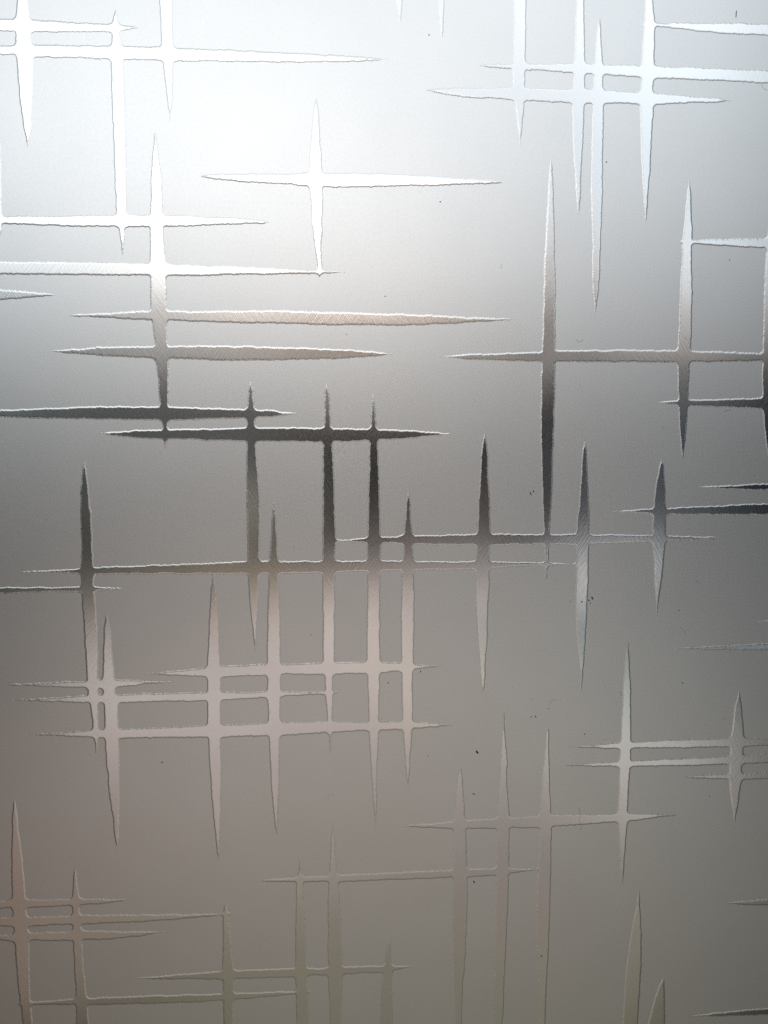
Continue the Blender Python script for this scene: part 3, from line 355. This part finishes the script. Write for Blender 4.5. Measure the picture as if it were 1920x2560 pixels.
def relief(ids):
    bb = np.array([BB[i] for i in ids])
    x0, x1, z0, z1 = bb[:, 0].min() - 2, bb[:, 1].max() + 2, bb[:, 2].min() - 2, bb[:, 3].max() + 2
    xs = np.arange(math.floor(x0 / STEP), math.ceil(x1 / STEP) + 1) * STEP
    zs = np.arange(math.floor(z0 / STEP), math.ceil(z1 / STEP) + 1) * STEP
    D = {'V': np.full((len(xs), len(zs)), 9.0), 'H': np.full((len(xs), len(zs)), 9.0)}
    for i in ids:
        k, P = STROKES[i]
        a = np.searchsorted(xs, BB[i][0] - 3); c = np.searchsorted(xs, BB[i][1] + 3)
        d = np.searchsorted(zs, BB[i][2] - 3); e = np.searchsorted(zs, BB[i][3] + 3)
        X, Z = np.meshgrid(xs[a:c], zs[d:e], indexing='ij')
        D[k][a:c, d:e] = np.minimum(D[k][a:c, d:e], stroke_distance(k, P, X, Z))
    X, Z = np.meshgrid(xs, zs, indexing='ij')
    # ragged etched outline: slow wander plus a fine slanting fringe
    wander = .20 * lattice_noise(X, Z, 4.2, 5) + .13 * lattice_noise(X + 31, Z - 12, 1.5, 7)
    fr = .16 * lattice_noise(X * 1.0 + Z * .45, Z * .33 - X * .15, .42, 11)
    fr_v = .09 * lattice_noise(X * .8 + Z * .3, Z - X * .4, .5, 13)
    dv = D['V'] + .8 * wander + fr_v; dh = D['H'] + wander + fr
    r = FILLET
    d = np.maximum(r, np.minimum(dv, dh)) - np.hypot(np.maximum(r - dv, 0), np.maximum(r - dh, 0))
    s = np.clip((d + .40) / .62, 0, 1)
    h = HEIGHT * (1 - s * s * (3 - 2 * s)) - .06 * np.clip((d - .1) / .35, 0, 1)
    h += .004 * lattice_noise(X, Z, 9.0, 17) * (d < .3)
    keep = np.minimum(np.minimum(d[:-1, :-1], d[1:, :-1]), np.minimum(d[:-1, 1:], d[1:, 1:])) < .5
    idx = np.arange(d.size).reshape(d.shape)
    F = np.stack([idx[:-1, :-1][keep], idx[1:, :-1][keep], idx[1:, 1:][keep], idx[:-1, 1:][keep]], 1)
    used, inv = np.unique(F, return_inverse=True)
    F = inv.reshape(-1, 4)
    V = np.stack([X.ravel()[used] * .001, -h.ravel()[used] * .001, Z.ravel()[used] * .001], 1)
    me = bpy.data.meshes.new('polished_motif')
    me.vertices.add(len(V)); me.vertices.foreach_set('co', V.astype(np.float32).ravel())
    me.loops.add(F.size); me.loops.foreach_set('vertex_index', F.astype(np.int32).ravel())
    me.polygons.add(len(F)); me.polygons.foreach_set('loop_start', np.arange(0, F.size, 4, dtype=np.int32))
    me.update(calc_edges=True)
    me.polygons.foreach_set('use_smooth', np.ones(len(F), dtype=bool))
    flank = ((d[:-1, :-1] + d[1:, :-1] + d[:-1, 1:] + d[1:, 1:]) / 4)[keep] > -.38
    me.polygons.foreach_set('material_index', flank.astype(np.int32))
    me.materials.append(M_POLISH); me.materials.append(M_EDGE)
    me.validate()
    return me
nq = 0
for ids in motifs.values():
    me = relief(ids); nq += len(me.polygons)
    link('polished_motif', me, panel)
print('motifs', len(motifs), 'quads', nq)

# ------------------------------------------------------------------ dust on the panel
# speck: x mm, z mm, length mm, width mm, turn, tone, label
SPECKS = [
    (55.79, -124.63, 1.45, 0.85, -60, 'brown', 'biggest brown grit speck, alone on the frosted steel right of centre'),
    (19.74, -95.09, 0.6, 0.5, 0, 'black', 'black dot inside the right column of the square grid of streaks'),
    (32.71, -90.71, 0.75, 0.4, 80, 'black', 'black speck under the pointed right end of the upper grid streak'),
    (-10.59, -74.83, 0.4, 0.35, 0, 'black', 'pinprick black dot between two pale upright streaks of the grid'),
    (-17.2, -39.69, 0.5, 0.3, 40, 'grey', 'grey speck in the frosted patch above the long level streak'),
    (35.8, -125.79, 0.45, 0.38, 0, 'grey', 'small grey dot left of the biggest brown grit speck'),
    (54.42, -118.45, 0.4, 0.22, 80, 'grey', 'tiny grey crumb just above the biggest brown grit speck'),
    (37.47, -74.31, 0.3, 0.25, 0, 'black', 'faint left dot of the tiny pair beside the lone hanging streak'),
    (55.03, -31.63, 0.55, 0.35, 60, 'black', 'black crumb on the left edge of the dark upright streak'),
    (102.23, -61.99, 1.5, 0.75, -75, 'olive', 'olive flake at the edge of the pale hanging streak'),
    (100.98, -62.91, 1.2, 0.35, -30, 'black', 'black curl touching the olive flake'),
    (101.45, -64.06, 0.75, 0.4, 15, 'grey', 'grey crumb below the olive flake'),
    (97.95, -63.49, 0.9, 0.5, 60, 'black', 'black crumb lying in the middle of the pale hanging streak'),
    (93.21, -63.04, 0.5, 0.32, -35, 'black', 'small black speck left of the pale hanging streak'),
    (77.84, -110.57, 0.8, 0.4, -40, 'black', 'left speck of the side by side pair under the hanging streaks'),
    (79.75, -110.42, 0.95, 0.5, -55, 'grey', 'right speck of the side by side pair under the hanging streaks'),
    (85.05, -107.27, 0.5, 0.45, 0, 'black', 'round black dot up and right of the side by side pair'),
    (78.19, -103.3, 0.32, 0.3, 0, 'black', 'tiny dot straight above the side by side pair'),
    (140.66, -97.89, 1.1, 0.4, -30, 'black', 'black slanting tick on the right frosted area'),
    (138.31, -67.59, 0.8, 0.4, -20, 'grey', 'grey smudge speck right of the short hanging streak tip'),
    (100.16, -118.42, 0.8, 0.35, -50, 'grey', 'grey sliver left of the pale upright spike'),
    (54.64, -142.27, 1.1, 0.45, -35, 'black', 'black speck between two faint upright bands above a level streak'),
    (54.94, -179.93, 1.25, 0.6, -65, 'black', 'black speck between two faint upright bands below a level streak'),
    (153.71, -146.5, 0.6, 0.3, 85, 'black', 'small black speck left of the short pinkish spike at right'),
    (83.58, -213.51, 0.85, 0.5, 70, 'brown', 'brown speck on the faint pink band near the bottom'),
    (115.15, -195.5, 0.45, 0.3, -60, 'grey', 'tiny grey speck right of the lower four pointed streak'),
    (76.53, -19.63, 1.65, 0.45, -62, 'black', 'longer tick of the black pair left of the long dark streak'),
    (77.63, -18.72, 1.25, 0.42, -70, 'black', 'shorter tick of the black pair left of the long dark streak'),
    (154.34, 71.54, 0.6, 0.4, 10, 'black', 'small dark speck on bright steel near the top right'),
    (137.42, 41.23, 0.4, 0.4, 0, 'brown', 'tiny brown dot on the warm upright streak at right'),
    (129.38, 6.37, 0.4, 0.35, 0, 'black', 'tiny dot on grey steel left of a dark hanging spike'),
    (40.2, 91.88, 0.75, 0.55, -50, 'black', 'dark speck on bright steel right of the bright cross'),
    (35.86, 152.25, 0.6, 0.5, 80, 'grey', 'grey speck beside two short spikes at the top edge'),
    (153.6, 163.07, 2.6, 0.35, 85, 'grey', 'grey upright scuff mark near the top right corner'),
    (104.4, 107.65, 0.8, 0.35, 60, 'grey', 'slanting grey speck between two white hanging spikes'),
    (19.06, 56.52, 0.5, 0.38, 0, 'grey', 'grey speck above the long orange tinted streak'),
    (4.25, 41.97, 0.5, 0.33, -40, 'grey', 'grey speck between the two long warm streaks'),
    (-70.25, -125.21, 0.6, 0.55, 0, 'black', 'lone black dot between two pale spikes at lower left'),
]
FIBRES = [
    ([(154.28, 12.61), (155.53, 13.04), (156.98, 13.28)], 0.06, 'short straight dark lint fibre under a level streak at right'),
    ([(93.89, 40.44), (94.33, 39.73), (95.25, 39.67), (96.83, 40.57)], 0.04, 'thin hooked lint hair above the level streak beside the long dark spike'),
    ([(95.74, 23.62), (95.57, 22.73), (95.66, 21.53)], 0.03, 'short upright lint hair right of the long dark spike'),
    ([(138.97, -74.49), (139.97, -75.47), (140.82, -76.0), (141.14, -77.74)], 0.035, 'curved lint hair above the pointed right streak'),
    ([(144.8, -55.38), (145.59, -55.96), (146.39, -56.8)], 0.035, 'slanting lint hair right of the short hanging streak'),
    ([(114.76, -100.97), (114.98, -102.07), (115.77, -102.48)], 0.05, 'bent lint fibre at the left edge of the pale upright spike'),
    ([(158.18, -112.26), (159.01, -113.46), (159.89, -114.27)], 0.035, 'slanting lint hair left of the short pinkish spike'),
    ([(150.48, -115.2), (150.96, -115.94), (151.44, -116.54)], 0.04, 'tiny lint hair above the pair of level streaks at right'),
    ([(85.35, -106.05), (85.97, -104.59), (87.1, -103.71), (88.51, -103.94)], 0.03, 'arched lint hair above the round black dot'),
    ([(107.61, -120.77), (108.58, -120.93), (109.56, -121.28)], 0.035, 'flat lint hair left of the pale upright spike foot'),
    ([(98.36, -149.44), (98.92, -151.78), (98.79, -155.09), (99.49, -158.1), (99.06, -159.41)], 0.035, 'long wavy lint hair crossing the level streak of the lower cross'),
    ([(-4.57, -142.74), (-4.81, -141.31), (-3.81, -140.83), (-2.19, -140.68)], 0.03, 'hooked lint hair on frosted steel at bottom centre'),
    ([(164.47, 137.69), (164.94, 136.74), (165.77, 136.02), (167.02, 135.48)], 0.035, 'curled lint hair under a white streak at the right edge'),
    ([(63.35, 67.69), (64.07, 67.52), (64.18, 68.45), (63.57, 69.02)], 0.035, 'small looped lint hair on bright steel right of centre'),
]


def grit(L, w, seed):
    rng = random.Random(seed)
    v = []; f = []; n = 9; rings = 4
    wob = [rng.uniform(.72, 1.25) for _ in range(n)]
    for i in range(rings):
        t = i / (rings - 1)
        rad = math.cos(t * 1.35); y = -math.sin(t * 1.35) * w * .35
        for j in range(n):
            a = j / n * 2 * math.pi; q = wob[j] * rng.uniform(.9, 1.1)
            v.append((math.cos(a) * L / 2 * rad * q, y, math.sin(a) * w / 2 * rad * q))
    for i in range(rings - 1):
        for j in range(n):
            a = i * n + j; c = i * n + (j + 1) % n
            f.append((a, c, c + n, a + n))
    f.append(tuple(range((rings - 1) * n, rings * n))); f.append(tuple(reversed(range(n))))
    me = bpy.data.meshes.new('dust_speck'); me.from_pydata([tuple(c * .001 for c in p) for p in v], [], f); me.update()
    me.polygons.foreach_set('use_smooth', [True] * len(f))
    return me

LEVELS = [me for me in (o.data for o in panel.children if o.name.startswith('polished_motif'))]
CO = []
for me in LEVELS:
    c = np.empty(len(me.vertices) * 3, dtype=np.float32); me.vertices.foreach_get('co', c); CO.append(c.reshape(-1, 3))
CO = np.concatenate(CO)
def surface(x, z):
    """y of the panel's surface at a point of the sheet (metres)"""
    near = (abs(CO[:, 0] - x) < .00025) & (abs(CO[:, 2] - z) < .00025)
    return min(0.0, float(CO[near, 1].min())) if near.any() else 0.0

for i, (x, z, L, w, turn, tone, label) in enumerate(SPECKS):
    o = link('dust_speck', grit(L, w, i), None, DIRT[tone])
    o.location = (x * .001, surface(x * .001, z * .001), PANEL_Z + z * .001)
    o.rotation_euler = (0, -R(turn), 0)
    tag(o, label, 'speck', 'dirt specks on the steel')

def lint(pts, rad):
    P = [Vector((x, 0, z)) for x, z in pts]
    # Catmull-Rom through the points
    Q = [P[0] * 2 - P[1]] + P + [P[-1] * 2 - P[-2]]
    path = []
    for i in range(1, len(Q) - 2):
        for s in range(6):
            t = s / 6
            a, c, d, e = Q[i - 1], Q[i], Q[i + 1], Q[i + 2]
            path.append(.5 * ((2 * c) + (d - a) * t + (2 * a - 5 * c + 4 * d - e) * t * t + (3 * c - a - 3 * d + e) * t ** 3))
    path.append(P[-1])
    v = []; f = []; n = 6
    for i, p in enumerate(path):
        tan = (path[min(i + 1, len(path) - 1)] - path[max(i - 1, 0)]).normalized()
        side = tan.cross(Vector((0, 1, 0)))
        y = surface(p.x * .001, PZ_OFF + p.z * .001) * 1000 - rad * .8
        rr = rad * (.6 if i in (0, len(path) - 1) else 1)
        for j in range(n):
            a = j / n * 2 * math.pi
            q = p + side * math.cos(a) * rr + Vector((0, y + math.sin(a) * rr, 0))
            v.append(q)
    for i in range(len(path) - 1):
        for j in range(n):
            a = i * n + j; c = i * n + (j + 1) % n
            f.append((a, c, c + n, a + n))
    f.append(tuple(reversed(range(n)))); f.append(tuple(range(len(v) - n, len(v))))
    o0 = path[len(path) // 2]
    me = bpy.data.meshes.new('lint_fibre'); me.from_pydata([(p - Vector((o0.x, 0, o0.z))) * .001 for p in v], [], f); me.update()
    me.polygons.foreach_set('use_smooth', [True] * len(f))
    return me, o0
PZ_OFF = 0.0
for pts, rad, label in FIBRES:
    me, o0 = lint(pts, rad)
    o = link('lint_fibre', me, None, M_LINT)
    o.location = (o0.x * .001, 0, PANEL_Z + o0.z * .001)
    tag(o, label, 'lint', 'lint fibres on the steel')
